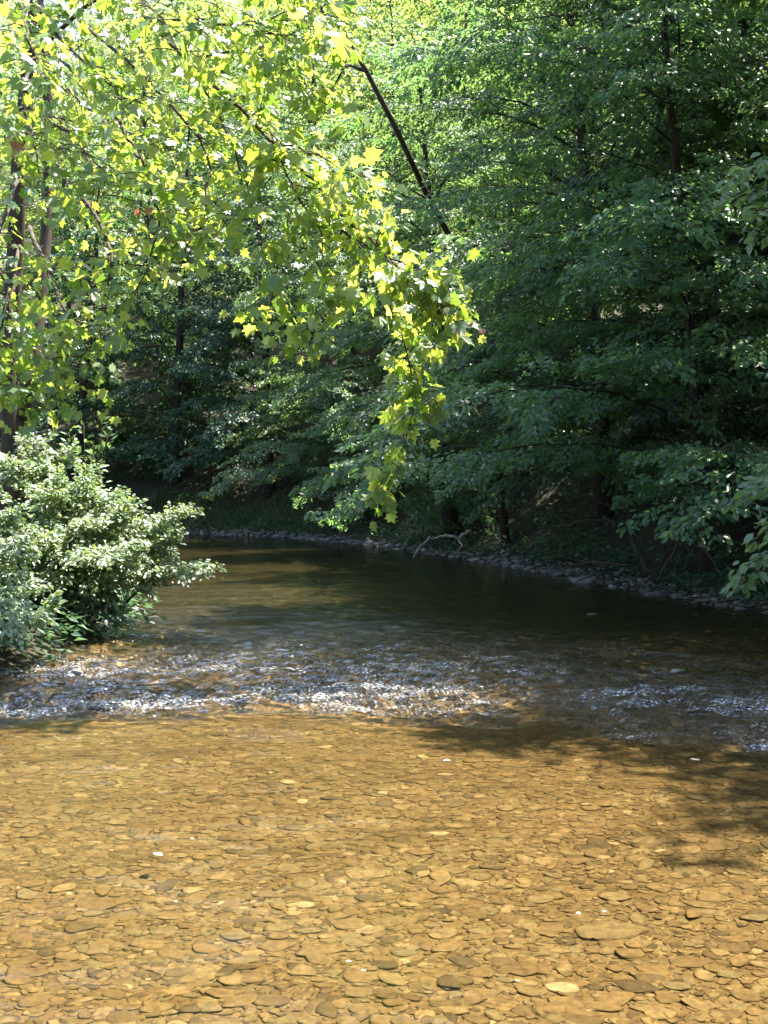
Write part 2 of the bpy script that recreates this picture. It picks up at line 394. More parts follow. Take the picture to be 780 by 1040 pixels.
fr = N(nt, 'ShaderNodeFresnel'); fr.inputs['IOR'].default_value = 1.33; nt.links.new(b2.outputs[0], fr.inputs['Normal'])
tr = N(nt, 'ShaderNodeBsdfRefraction'); tr.inputs['IOR'].default_value = 1.33; tr.inputs['Roughness'].default_value = 0; tr.inputs['Color'].default_value = (.95, .87, .67, 1)
gl = N(nt, 'ShaderNodeBsdfGlossy'); gl.inputs['Roughness'].default_value = .05; nt.links.new(b2.outputs[0], gl.inputs['Normal'])
ms = N(nt, 'ShaderNodeMixShader'); nt.links.new(fr.outputs[0], ms.inputs[0]); nt.links.new(tr.outputs[0], ms.inputs[1]); nt.links.new(gl.outputs[0], ms.inputs[2])
# foam flecks on the broken water; their white also paints in sun glints
nf = N(nt, 'ShaderNodeTexNoise'); nf.inputs['Scale'].default_value = 75; nf.inputs['Detail'].default_value = 6; nf.inputs['Roughness'].default_value = .7; nt.links.new(mpf.outputs[0], nf.inputs['Vector'])
fm = N(nt, 'ShaderNodeMath', operation='MULTIPLY_ADD'); nt.links.new(ar.outputs['Fac'], fm.inputs[0]); fm.inputs[1].default_value = .175; nt.links.new(nf.outputs['Fac'], fm.inputs[2])
nst = N(nt, 'ShaderNodeTexNoise'); nst.inputs['Scale'].default_value = 2.6; nst.inputs['Detail'].default_value = 3
mps = N(nt, 'ShaderNodeMapping'); mps.inputs['Scale'].default_value = (.35, 1.5, 1); nt.links.new(geo.outputs['Position'], mps.inputs[0]); nt.links.new(mps.outputs[0], nst.inputs['Vector'])
fst = N(nt, 'ShaderNodeMapRange'); fst.inputs['From Min'].default_value = .35; fst.inputs['From Max'].default_value = .65; fst.inputs['To Min'].default_value = -.09; fst.inputs['To Max'].default_value = .03; nt.links.new(nst.outputs['Fac'], fst.inputs['Value'])
fm2 = N(nt, 'ShaderNodeMath', operation='ADD'); nt.links.new(fm.outputs[0], fm2.inputs[0]); nt.links.new(fst.outputs[0], fm2.inputs[1]); fm = fm2
fth = N(nt, 'ShaderNodeMapRange'); fth.inputs['From Min'].default_value = .70; fth.inputs['From Max'].default_value = .84; fth.inputs['To Max'].default_value = .8
nt.links.new(fm.outputs[0], fth.inputs['Value'])
fd = N(nt, 'ShaderNodeBsdfDiffuse'); fd.inputs['Color'].default_value = (.75, .77, .78, 1)
mf = N(nt, 'ShaderNodeMixShader'); nt.links.new(fth.outputs[0], mf.inputs[0]); nt.links.new(ms.outputs[0], mf.inputs[1]); nt.links.new(fd.outputs[0], mf.inputs[2])
nt.links.new(mf.outputs[0], out.inputs['Surface'])
tag(link('river', water_me, m), 'clear shallow river with a sparkling riffle across it', 'river', kind='structure')

# ------------------------------------------------------------------ stones
def stone_template(seed, sub, flat=.24):
    import bmesh
    bm = bmesh.new(); bmesh.ops.create_icosphere(bm, subdivisions=sub, radius=1)
    r = random.Random(seed); off = Vector((r.uniform(-50, 50), r.uniform(-50, 50), r.uniform(-50, 50)))
    rx, ry = 1.0, r.uniform(.5, .85)
    cuts = [(r.uniform(0, 6.28), r.uniform(.55, .9)) for _ in range(6)]
    for v in bm.verts:
        p = v.co.copy()
        k = 1 + .34 * mnoise.noise(p * .9 + off) + .16 * mnoise.noise(p * 2.3 + off)
        q = Vector((p.x * rx, p.y * ry, p.z)) * k
        for th, dd in cuts:
            e = q.x * math.cos(th) + q.y * math.sin(th) - dd * (1 if abs(math.cos(th)) > .6 else ry)
            if e > 0: q.x -= .85 * e * math.cos(th); q.y -= .85 * e * math.sin(th)
        q.z = max(-.75, min(.62, q.z)) * flat * (1 + .25 * q.x * r.uniform(-.2, .2))
        v.co = q
    V = np.array([v.co[:] for v in bm.verts]); Fc = np.array([[v.index for v in f.verts] for f in bm.faces])
    bm.free(); return V, Fc
ST_LO = [stone_template(100 + i, 2, .17) for i in range(12)]
ST_HI = [stone_template(200 + i, 3, .14 + .02 * (i % 5)) for i in range(14)]
def rotm(az, tx, ty):
    ca, sa = math.cos(az), math.sin(az)
    Rz = np.array([[ca, -sa, 0], [sa, ca, 0], [0, 0, 1]])
    Rx = np.array([[1, 0, 0], [0, math.cos(tx), -math.sin(tx)], [0, math.sin(tx), math.cos(tx)]])
    Ry = np.array([[math.cos(ty), 0, math.sin(ty)], [0, 1, 0], [-math.sin(ty), 0, math.cos(ty)]])
    return Rx @ Ry @ Rz
sr = np.random.default_rng(77)
stones = []      # x, y, half length, az, tilt x, tilt y, template
def scatter(n, y0, y1, smed, sspread, xpad=.5):
    c = 0
    while c < n:
        y = y0 + (y1 - y0) * sr.random(); hw = .36 * y + xpad
        x = sr.uniform(-hw, hw)
        s = smed * math.exp(sr.normal(0, sspread))
        stones.append((x, y, min(s, .075), sr.normal(0, .55), sr.normal(.13, .09), sr.normal(0, .1), sr.integers(0, 1000))); c += 1
scatter(20000, 2.6, 5.2, .019, .55)
scatter(17000, 5.0, 8.8, .024, .5)
scatter(2600, 8.5, 13.0, .055, .45)
# the slabs that stand out in the shallows: px, py of 780x1040 view, half length, depth ratio
for px, py, hl in [(620, 968, .15), (355, 962, .085), (95, 941, .09), (330, 990, .10), (250, 1000, .075), (530, 1010, .08), (700, 1000, .085), (460, 905, .07), (150, 985, .08), (430, 850, .055), (720, 950, .07), (570, 1028, .08)]:
    Y = (CAM_H + .17) * F_PX / (py - HY); stones.append(((px - CX) / F_PX * Y, Y, hl, sr.normal(0, .12), .1, 0, sr.integers(0, 1000)))
S = np.array([s[:2] for s in stones]); Zb = terrain(S[:, 0], S[:, 1])
ins = inside(S[:, 0], S[:, 1])
app = np.array([s[2] / s[1] for s in stones]) * (np.abs(S[:, 0]) < .35 * S[:, 1]) * (S[:, 1] > 3.15)
order = np.argsort(-app); big = set(order[:290].tolist())
Vs, Fs, Ts, off = [], [], [], 0
hi_me = []
for k, (V, Fc) in enumerate(ST_HI):
    hi_me.append(mesh_np('river_stone', V, Fc.ravel(), np.full(len(Fc), 3), True)); hi_me[-1].materials.append(M_STONE_OBJ)
def stone_words(x, y, s):
    near = 'in the nearest shallows' if y < 4.3 else 'in the shallows below the riffle'
    return ('broad' if s > .052 else 'small') + ' flat ochre stone among others ' + near
bigs = []
for i, (x, y, s, az, tx, ty, tp) in enumerate(stones):
    if not ins[i]: continue
    z = Zb[i] + s * .02 + sr.uniform(-.004, .008)
    if i in big:
        o = bpy.data.objects.new('river_stone', hi_me[tp % len(hi_me)]); COL.objects.link(o)
        o.location = (x, y, z + s * .06); o.rotation_euler = (tx, ty, az); o.scale = (s, s * 1.0, s * 1.0)
        tag(o, stone_words(x, y, s), 'stone', 'flat stones on the river bed'); bigs.append((s / y, o))
    else:
        V, Fc = ST_LO[tp % len(ST_LO)]
        W = (V * s) @ rotm(az, tx, ty).T + np.array([x, y, z])
        Vs.append(W); Fs.append((Fc + off).ravel()); Ts.append(np.full(len(V), sr.random() ** 1.0)); off += len(V)
me = mesh_np('riverbed_cobbles', np.concatenate(Vs), np.concatenate(Fs), np.full(sum(len(f) for f in Fs) // 3, 3), True, {'tint': np.concatenate(Ts)})
tag(link('riverbed_cobbles', me, M_STONE_BED), 'small ochre cobbles covering the shallow river bed', 'cobbles', kind='stuff')
for (_, o), lab in zip([(0, o) for _, o in bigs if False], []): pass
slab = min((o for _, o in bigs), key=lambda o: (o.location.x - at(620, 968, 4.2)[0]) ** 2 + (o.location.y - 4.22) ** 2 - o.scale.x)
slab['label'] = 'longest flat brown slab on the bed, at the right of the nearest shallows'

# stones along the foot of the right bank
br = np.random.default_rng(9)
BANK_ME = []
for k in range(8):
    V, Fc = stone_template(300 + k, 3, .45 + .05 * (k % 4)); BANK_ME.append(mesh_np('bank_stone', V, Fc.ravel(), np.full(len(Fc), 3), True)); BANK_ME[-1].materials.append(M_STONE_BANK)
def along(line, s):
    seg = np.linalg.norm(np.diff(line, axis=0), axis=1); c = np.concatenate(([0], np.cumsum(seg))); i = min(np.searchsorted(c, s, side='right') - 1, len(seg) - 1)
    t = (s - c[i]) / seg[i]; dv = (line[i + 1] - line[i]) / seg[i]; return line[i] + dv * (s - c[i]), dv
seg = np.linalg.norm(np.diff(RB, axis=0), axis=1); s_start = seg[:3].sum(); s_end = seg[:9].sum() + 5
for i in range(290):
    p, dv = along(RB, br.uniform(s_start, s_end)); nrm = np.array([dv[1], -dv[0]])
    o_ = abs(br.normal(0, .35)) - .25
    q = p + nrm * o_; z = tz(q[0], q[1]); s = .085 * math.exp(br.normal(0, .45)) * (1.25 if q[1] > 25 else 1)
    o = bpy.data.objects.new('bank_stone', BANK_ME[i % 8]); COL.objects.link(o)
    o.location = (q[0], q[1], max(z, -.05) + s * .18); o.rotation_euler = (br.normal(0, .2), br.normal(0, .2), br.uniform(0, 6.28)); o.scale = (s, s, s * .8)
    tag(o, 'grey stone lying at the waterline under the trees, ' + ('far end of the bank' if q[1] > 27 else 'middle of the bank' if q[1] > 18 else 'dark near end of the bank'), 'stone', 'stones along the foot of the wooded bank')

gr = np.random.default_rng(91); Vs, Fs, Ts, off = [], [], [], 0
for i in range(5200):
    p, dv = along(RB, gr.uniform(s_start, s_end + 3)); q = p + np.array([dv[1], -dv[0]]) * gr.normal(.28, .35)
    s = .04 * math.exp(gr.normal(0, .4)) * (1 + max(0, q[1] - 18) * .03); V, Fc = ST_LO[i % 12]
    W = (V * s * np.array([1, 1, 1.9])) @ rotm(gr.uniform(0, 6.28), gr.normal(0, .2), gr.normal(0, .2)).T + np.array([q[0], q[1], tz(q[0], q[1]) + s * .2])
    Vs.append(W); Fs.append((Fc + off).ravel()); Ts.append(np.full(len(V), gr.random())); off += len(V)
me = mesh_np('bank_gravel', np.concatenate(Vs), np.concatenate(Fs), np.full(sum(len(f) for f in Fs) // 3, 3), True, {'tint': np.concatenate(Ts)})
tag(link('bank_gravel', me, stone_mat('bank_gravel', BANKC, .8, .3, True, 20)), 'dim grey gravel along the foot of the wooded right bank', 'gravel', kind='stuff')

# ------------------------------------------------------------------ trees
VAR = {}
def variant(key, leafmat, barkmat, tpl=LEAF_OVAL, **kw):
    tb, lv, r = grow(**kw)
    tm = tb.mesh('trunk'); tm.materials.append(barkmat)
    lm = lv.mesh('crown', tpl, r); lm.materials.append(leafmat)
    VAR[key] = (tm, lm)
skirt = lambda t: (1.0 - .72 * t ** 1.4) * (.8 + .2 * min(1, t * 6))
# broad tree with drooping layered boughs down to the water
variant('layered_a', M_LEAF, M_BARK_DARK, seed=1, H=13.5, r0=.105, lean=(-1.6, -.5), z0=.07, nl=96, Lmax=5.4, prof=skirt, el_lo=.30, el_hi=.8, droop=.85, asym=.28, az0=-2.2, ls=.092, dens=84, flat=.55)
variant('layered_b', M_LEAF, M_BARK_DARK, seed=2, H=14.5, r0=.22, lean=(-1.0, .4), z0=.06, nl=94, Lmax=5.0, prof=skirt, el_lo=.20, el_hi=.8, droop=.85, asym=.22, az0=-2.2, ls=.092, dens=84, flat=.55)
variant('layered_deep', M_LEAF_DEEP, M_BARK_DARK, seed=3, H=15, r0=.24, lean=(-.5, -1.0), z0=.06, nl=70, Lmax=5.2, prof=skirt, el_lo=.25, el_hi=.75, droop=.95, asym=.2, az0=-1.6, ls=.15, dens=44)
variant('upright_a', M_LEAF_LIGHT, M_BARK, seed=4, H=15, r0=.2, lean=(.3, -.3), z0=.16, nl=62, Lmax=4.0, el_lo=.45, el_hi=1.1, droop=.7, ls=.15, dens=38, flat=.6)
variant('upright_b', M_LEAF_LIGHT, M_BARK, seed=5, H=17, r0=.22, lean=(-.6, 0), z0=.2, nl=60, Lmax=4.4, el_lo=.35, el_hi=1.1, droop=.8, ls=.16, dens=36, flat=.6)
variant('upright_c', M_LEAF, M_BARK, seed=6, H=16, r0=.2, lean=(-.8, -.5), z0=.14, nl=60, Lmax=4.4, el_lo=.35, el_hi=1.0, droop=.8, ls=.15, dens=38, flat=.55)

variant('tall_overhang', M_LEAF, M_BARK_DARK, seed=8, H=10.5, r0=.2, lean=(-2.0, -1.0), z0=.45, nl=72, Lmax=4.0, el_lo=.25, el_hi=.9, droop=.7, asym=.12, az0=-2.6, ls=.13, dens=70)
def plant(key, x, y, label, scale=1.0, rz=0.0, group=None, sz=None, name='broadleaf_tree'):
    t = empty(name, (x, y, tz(x, y) - .05), rz)
    t.scale = (scale, scale, sz or scale)
    tag(t, label, 'tree', group)
    tm, lm = VAR[key]
    link('trunk', tm, None, t); link('crown', lm, None, t)
    return t

plant('layered_a', 5.0, 17.0, 'large dark green tree with drooping layered boughs over the right bank', 1.0, .1)
plant('layered_b', 4.7, 23.3, 'layered green tree whose lowest boughs sweep down to the water beyond the dark bank', .98, -.15)
plant('layered_b', 1.8, 29.5, 'bushy layered tree standing behind the tip of the hanging yellow branch', .92, .5)
plant('layered_a', -.6, 36.5, 'leafy tree reaching over the far bend of the stony bank', .9, .3)
plant('layered_deep', -4.4, 42.0, 'dark blue-green tree at the right of the shaded bend', .95, .2)
plant('layered_deep', -8.6, 45.0, 'deepest shaded tree in the middle of the river bend', 1.0, 1.3)
plant('layered_deep', -13.0, 46.5, 'dark tree at the bend seen beside the sycamore trunk', .95, 2.5)
plant('layered_deep', -18.5, 48.0, 'dark tree at the bend mostly hidden behind the sycamore', 1.0, -.6)
plant('tall_overhang', 8.05, 11.9, 'tall tree whose high crown leans over the near end of the right bank')
plant('layered_deep', 6.9, 19.2, 'added dark-leaved tree deepening the shade in the hollow behind the large layered tree', .8, -1.2)  # tree added for its dark foliage, to deepen the shade here
plant('layered_a', 8.6, 20.0, 'dense green tree upslope behind the big layered tree', 1.1, -.3)
plant('upright_c', 7.0, 26.5, 'upright green tree above the layered trees of the bank', 1.05, .7)
plant('upright_a', 5.0, 33.5, 'pale sunlit tree with a thin dark trunk above the middle of the bank', 1.1, 1.1)
plant('upright_c', 2.4, 39.0, 'green tree right beside the dark leaning trunk', 1.05, 2.1)
G = 'trees up the sunny hillside'
hr_ = np.random.default_rng(44)
hill = [(12, 27), (11, 35), (9, 42), (14, 19), (5, 45), (0.5, 47), (-4, 51), (-9, 53), (-15, 55), (-22, 53), (16, 33), (15, 44), (9, 52), (3, 56), (-3, 60), (-10, 63), (-18, 64), (18, 25), (20, 40), (-28, 60), (13, 60), (20, 55), (6, 66), (-1, 70), (-8, 74), (-16, 76), (26, 48)]
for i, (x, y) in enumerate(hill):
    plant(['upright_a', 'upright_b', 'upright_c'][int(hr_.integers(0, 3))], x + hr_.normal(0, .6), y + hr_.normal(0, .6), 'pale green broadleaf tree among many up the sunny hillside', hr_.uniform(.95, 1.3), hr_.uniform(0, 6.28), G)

# far wood that closes the valley
fw = np.random.default_rng(8); lv = Leaves()
for i in range(150):
    x = fw.uniform(-75, 75); y = fw.uniform(70, 150)
    if i > 105: x = fw.uniform(-60, -24); y = fw.uniform(20, 75)
    if i > 128: x = fw.uniform(24, 60); y = fw.uniform(5, 70)
    z = tz(x, y); n = 2600; u = fw.normal(0, 1, (n, 3)); u /= np.linalg.norm(u, axis=1)[:, None]
    rad = fw.uniform(.55, 1, n) ** .5
    k = 1 + .35 * np.sin(u[:, 0] * 5 + i) * np.sin(u[:, 2] * 6 + i * 2) * np.sin(u[:, 1] * 5)
    P = u * (rad * k)[:, None] * np.array([4.6, 4.6, 8.0]) + np.array([x, y, z + 8.5])
    lv.add(P, u * .5 + fw.normal(0, .6, (n, 3)) + np.array([0, 0, -.4]), u + np.array([0, 0, .8]) + fw.normal(0, .4, (n, 3)), fw.uniform(.3, .55, n))
tag(link('woods', lv.mesh('woods', LEAF_SIMPLE, fw), M_LEAF_LIGHT), 'far green woods covering the hills above the valley', 'woods', kind='stuff')

# dark leaning trunk across the upper middle
LX, LY = 2.9, 25.6
t = empty('leaning_tree', (LX, LY, tz(LX, LY)))
tag(t, 'tree with a bare dark trunk leaning left across the sunny leaves', 'tree')
base = np.array(t.location)
r_ = np.random.default_rng(31); tb = Tubes(); lv = Leaves()
pts = np.array([(LX, LY, base[2] - .4), at(490, 330, 26), at(462, 250, 25.4), at(431, 192, 23.4), at(402, 130, 22), at(372, 72, 21.4), at(340, 20, 21.2), at(320, -40, 21), at(300, -130, 20.8)]) - base
tb.add(pts, [.11, .085, .075, .062, .055, .048, .042, .034, .025], 9, .03, r_)
for (i, px, py, Y) in [(5, 330, 100, 23), (6, 400, -60, 23), (7, 250, -60, 23), (7, 350, -140, 23), (8, 240, -180, 23), (8, 380, -220, 22), (6, 300, 0, 22.4)]:
    e = at(px, py, Y) - base; s = pts[i]; mid = (s + e) / 2 + np.array([0, 0, .4])
    q = np.array([s, (s + mid) / 2 + r_.normal(0, .08, 3), mid, (mid + e) / 2 + r_.normal(0, .08, 3), e])
    limb_with_sprays(tb, lv, q, .045, r_, .12, 40, flat=.6)
link('trunk', tb.mesh('trunk'), M_BARK, t); link('crown', lv.mesh('crown', LEAF_OVAL, r_), M_LEAF_LIGHT, t)

# near tree out on the right whose sunlit boughs reach into view
t = empty('overhanging_tree', (7.2, 9.6, tz(7.2, 9.6)))
tag(t, 'near tree reaching sunlit pale leafy boughs in from the right', 'tree')
base = np.array(t.location); r_ = np.random.default_rng(61); tb = Tubes(); lv = Leaves()
top = 6.4
tr_ = np.array([(0, 0, -.3), (-.1, .1, 1.5), (-.3, .1, 3), (-.3, .2, 4.2), (-.3, .2, 5.4), (-.3, .3, top)])
tb.add(tr_, [.2, .15, .14, .11, .08, .03], 9, .04, r_)
for (k, px, py, Y) in [(2, 738, 198, 9.6), (3, 762, 168, 9.9), (3, 745, 180, 9.3), (2, 760, 215, 9.2), (2, 768, 240, 9.6), (1, 752, 590, 9.5), (1, 765, 495, 9.5), (1, 745, 508, 9.8), (1, 758, 575, 9.4), (1, 772, 480, 10.2), (1, 775, 540, 9.0)]:
    s = tr_[k]; e = at(px, py, Y) - base; mid = (s + e) / 2 + np.array([0, 0, .45])
    q = np.array([s, (s * .6 + mid * .4) + [0, 0, .15], mid, (mid + e) / 2 + [0, 0, .12], e])
    limb_with_sprays(tb, lv, q, .03, r_, .10, 44, subscale=.18, submax=.42, gap=.16, s0=.45, width=.16, flat=.4)
for i in range(26):
    tt = r_.uniform(.35, 1); p, _ = lerp_poly(tr_, np.array([tt * .999])); az = r_.uniform(-1.5, 1.7)
    limb_with_sprays(tb, lv, poly(p[0], az, r_.uniform(.1, .7), r_.uniform(1.0, 2.2), .8, 6, r_), .03, r_, .10, 44)
link('trunk', tb.mesh('trunk'), M_BARK, t); link('crown', lv.mesh('crown', LEAF_OVAL, r_), M_LEAF_BOUGH, t)

# ------------------------------------------------------------------ the sycamore
SX, SY = -4.75, 14.2
t = empty('sycamore_tree', (SX, SY, tz(SX, SY)))
tag(t, 'tall sycamore with twin trunks and big lobed sunlit leaves on the left bank', 'tree')
base = np.array(t.location); r_ = np.random.default_rng(19)
tbw = Tubes(); tb = Tubes(); lv = Leaves()
stemA = np.array([(SX, SY, base[2] - .4), at(14, 440, 14.2), at(9, 400, 14.2), at(11, 330, 14.2), at(16, 250, 14.1), at(19, 170, 14), at(30, 60, 13.8), at(48, -80, 13.5), at(80, -260, 13.2), at(110, -420, 13)]) - base
stemB = np.array([at(20, 425, 14.2), at(34, 370, 14.4), at(42, 300, 14.6), at(48, 220, 14.8), at(50, 120, 15), at(40, 0, 15), at(25, -160, 15), at(10, -320, 15)]) - base
tbw.add(stemA, [.24, .16, .125, .115, .105, .095, .09, .075, .05, .02], 10, .03, r_)
tbw.add(stemB, [.11, .085, .08, .075, .065, .06, .05, .02], 9, .03, r_)
link('trunk', tbw.mesh('trunk'), M_BARK_SYC, t)
def syc_leaves(pts, n, spread, ls=.105):
    s = r_.uniform(.12, 1.0, n); p, tg = lerp_poly(pts, np.clip(s, 0, .999))
    tg = tg / (np.linalg.norm(tg, axis=1)[:, None] + 1e-9)
    off_ = r_.normal(0, spread, (n, 3)) * np.array([1, 1, .8]); off_[:, 2] -= .03
    D = tg * .35 + off_ * 4.0 + np.array([0, -.25, -.5]) + r_.normal(0, .5, (n, 3)) * np.array([1.3, .7, .5])
    Nn = np.where(r_.random(n)[:, None] < .5, np.array([.26, -.58, .72]), np.array([.15, .55, .75])) + r_.normal(0, .45, (n, 3))
    lv.add(p + off_, D, Nn, ls * np.clip(np.exp(r_.normal(0, .3, n)), .45, 1.6))
def bough(pts, r0, twig_gap=.2, twig_len=.55, per=7, s0=.3, spread=.085, ls=.105):
    spread *= 1.15
    pts = np.array(pts); 
    # smooth the control points
    tt = np.linspace(0, len(pts) - 1, (len(pts) - 1) * 4 + 1)
    pp = np.array([lerp_poly(pts, np.array([min(x, len(pts) - 1 - 1e-4) / (len(pts) - 1)]))[0][0] for x in tt])
    for _ in range(2): pp[1:-1] = (pp[:-2] + 2 * pp[1:-1] + pp[2:]) / 4
    pp[1:-1] += r_.normal(0, .018, pp[1:-1].shape)
    tb.add(pp, r0 * np.linspace(1, .14, len(pp)), 6)
    L = np.linalg.norm(np.diff(pp, axis=0), axis=1).sum(); n = max(3, int(L * (1 - s0) / twig_gap))
    for i in range(n):
        s = s0 + (1 - s0) * (i + r_.uniform(0, .9)) / n
        p, tg = lerp_poly(pp, np.array([min(s, .999)])); az = math.atan2(tg[0][1], tg[0][0]) + (1 if i % 2 else -1) * r_.uniform(.4, 1.4)
        l_ = twig_len * r_.uniform(.5, 1.25) * (1.15 - .45 * s)
        tw = poly(p[0], az, r_.normal(.0, .35), l_, .9, 4, r_, .18)
        tb.add(tw, .006 * np.linspace(1, .4, 5), 4)
        syc_leaves(tw, max(2, int(per * r_.uniform(.6, 1.4))), spread, ls)
    syc_leaves(pp[-6:], per, spread, ls)
def B(*pp): return [at(p[0], p[1], 14.2 - (14.2 - p[2]) * .80) - base for p in pp]
# the branch that sweeps across and hangs over the river
BS = 1
bough([stemA[6]] + B((110, -20, 11.5), (190, 60, 10.2), (265, 130, 9.6), (330, 200, 9.2), (390, 258, 9.0), (426, 288, 8.9), (448, 312, 8.8)), .03, .11, .5, 11, .3)
bough(B((330, 200, 9.2), (372, 262, 9.6), (402, 320, 10.0), (416, 370, 10.1), (424, 412, 10.3), (410, 452, 10.5), (390, 488, 10.6), (383, 508, 10.7)), .012, .115, .26, 7, .15, .06, .118)
bough(B((402, 320, 10.0), (418, 335, 10), (434, 350, 9.9)), .008, .11, .25, 9, .2, .07)
bough(B((416, 370, 10.1), (430, 400, 10.2), (443, 418, 10.2)), .008, .11, .2, 8, .2, .06)
bough(B((395, 262, 9), (420, 275, 8.7), (440, 286, 8.6), (452, 302, 8.6)), .01, .10, .3, 10, .15)
bough(B((265, 130, 9.6), (300, 190, 9.1), (330, 250, 8.8), (345, 300, 8.7), (318, 345, 8.6)), .012, .12, .36, 10, .15)
bough(B((265, 130, 9.6), (300, 150, 9), (345, 165, 8.8), (375, 200, 8.7)), .012, .12, .4, 10, .15)
bough(B((190, 60, 10.2), (230, 130, 9.6), (258, 210, 9.2), (270, 270, 9), (288, 345, 9.0)), .013, .14, .42, 9, .12)
bough(B((190, 60, 10.2), (240, 50, 9.2), (290, 70, 8.9), (330, 105, 8.7)), .013, .13, .45, 10, .15)
bough(B((240, 50, 9.4), (290, 10, 9), (330, -10, 8.8), (345, 20, 8.6), (335, 60, 8.6)), .011, .13, .35, 10, .2)
# the crown on the left
for path in [((60, 60, 12.5), (110, 110, 11), (150, 170, 10.2), (165, 230, 9.8), (130, 320, 9.7)),
             ((50, 150, 13), (90, 210, 11.5), (120, 260, 10.6), (100, 330, 10.2), (75, 390, 10.2)),
             ((30, 230, 13), (60, 300, 11), (70, 340, 10.4), (62, 400, 10.2)),
             ((20, 250, 13), (10, 330, 11), (15, 380, 10.5), (25, 415, 10.4)),
             ((20, 180, 12.5), (-5, 240, 10.5), (5, 310, 9.8), (-10, 380, 9.8)),
             ((80, 20, 12.5), (150, 80, 11), (210, 140, 10.4), (215, 210, 10), (190, 250, 9.8)),
             ((60, -20, 12.5), (140, 20, 11), (210, 20, 10), (260, 30, 9.5), (300, 45, 9.2)),
             ((50, -60, 12.5), (120, -60, 11), (200, -50, 10), (280, -40, 9.6), (310, 0, 9.4)),
             ((40, 100, 12.5), (60, 130, 10.6), (90, 160, 9.6), (105, 200, 9.2)),
             ((30, 60, 12.5), (20, 100, 10.6), (35, 140, 9.6), (40, 200, 9.4)),
             ((40, 0, 12), (60, 40, 10.6), (100, 70, 9.6), (130, 110, 9.2)),
             ((40, -40, 12), (20, 0, 10.2), (30, 40, 9.2), (50, 90, 8.9)),
             ((60, -60, 12), (110, -20, 10.2), (160, 10, 9.4), (185, 60, 9.1)),
             ((70, 90, 13), (130, 150, 12), (180, 190, 11.5), (200, 230, 11.2), (180, 275, 11)),
             ((70, -90, 12.5), (150, -120, 11), (240, -110, 10.3), (310, -70, 10)),
             ((50, -150, 12.5), (130, -190, 11.5), (220, -200, 11), (290, -170, 10.5)),
             ((80, -280, 13), (150, -320, 12), (210, -310, 11.5)),
             ]:
    bough([at(p[0], p[1], p[2] if p[2] > 12.9 else 14.2 - (14.2 - p[2]) * 1.02) - base for p in path], .024, .145, .55, 8, .12, .11, .092)
link('branches', tb.mesh('branches'), M_BARK_SYC, t)
link('crown', lv.mesh('crown', LEAF_LOBED, r_), M_LEAF_SYC, t)
# the few leaves already turned red
lv = Leaves(); r_ = np.random.default_rng(4)
for px, py, Y, n, s in [(14, 147, 10.2, 5, .11), (145, 212, 10.2, 3, .08), (480, 334, 9.8, 4, .06)]:
    p = at(px, py, Y) - base + r_.normal(0, .04, (n, 3)) * [2, 1, .6]
    lv.add(p, r_.normal(0, .4, (n, 3)) + [0, 0, -.7], r_.normal(0, .5, (n, 3)) + [.1, -.5, .6], np.full(n, s))
tag(link('red_leaves', lv.mesh('red_leaves', LEAF_LOBED, r_), M_RED, t), 'few sycamore leaves already turned red')

# ------------------------------------------------------------------ shrub over the water on the left bank
def shrub(name, label, bx, by, tips, n_extra, seed, ls=.06, dens=125, rad=1.2):
    t = empty(name, (bx, by, max(0, tz(bx, by)))); base = np.array(t.location)
    tag(t, label, 'shrub'); r = np.random.default_rng(seed); tb = Tubes(); lv = Leaves()
    for px, py, Y in tips:
        e = at(px * .93 - 4, py, Y) - base; s = np.array([r.normal(0, .15), r.normal(0, .15), .0]); up = max(.25, e[2] * .55 + .35)
        q = np.array([s, s * .7 + e * .2 + [0, 0, up * .45], s * .4 + e * .5 + [0, 0, up * .42], e * .8 + [0, 0, .16], e])
        q[1:-1] += r.normal(0, .04, (3, 3))
        limb_with_sprays(tb, lv, q, .018, r, ls, dens, subscale=.28, submax=.5, gap=.085, s0=.28, width=.13, flat=.5, sub_droop=.3, nb=(.4, -.85))
    for i in range(n_extra):
        az = r.uniform(0, 6.28); q = poly((r.normal(0, .2), r.normal(0, .2), 0), az, r.uniform(.5, 1.4), rad * r.uniform(.8, 1.35), .9, 6, r)
        limb_with_sprays(tb, lv, q, .018, r, ls, dens, subscale=.28, submax=.5, gap=.085, s0=.3, width=.13, flat=.5, sub_droop=.3, nb=(.4, -.85))
    link('stems', tb.mesh('stems'), M_BARK, t); link('foliage', lv.mesh('foliage', LEAF_OVAL, r), M_LEAF_SHRUB, t)
shrub('shrub', 'bright sunlit shrub leaning out over the water on the left bank', -3.55, 12.4,
      [(70, 462, 12.5), (40, 448, 12.6), (100, 480, 12.3), (130, 505, 12.2), (20, 470, 12.4), (60, 500, 11.9), (100, 530, 11.7), (140, 515, 12), (206, 518, 12.3), (192, 545, 12.2), (180, 575, 12), (160, 600, 11.9),
       (140, 632, 11.8), (110, 590, 11.6), (150, 560, 11.7), (80, 570, 11.5), (50, 545, 11.6), (30, 590, 11.5), (120, 560, 11.6), (170, 540, 12.3), (90, 610, 11.7), (185, 560, 12.5), (60, 590, 11.4), (125, 610, 11.8)], 14, 71)
shrub('shrub', 'second sunlit shrub at the left picture edge behind the low one', -4.35, 11.4,
      [(8, 540, 10.9), (-15, 500, 11), (25, 560, 10.6), (0, 600, 10.4), (30, 600, 10.5), (-30, 560, 10.6), (20, 520, 11)], 16, 72, rad=1.0)
shrub('shrub', 'small low leafy shrub dipping to the dark bank edge at the left', -3.7, 9.95,
      [(42, 628, 9.6), (25, 640, 9.4), (8, 650, 9.3), (0, 630, 9.5), (30, 620, 9.9), (-20, 640, 9.4)], 8, 73, rad=.45)
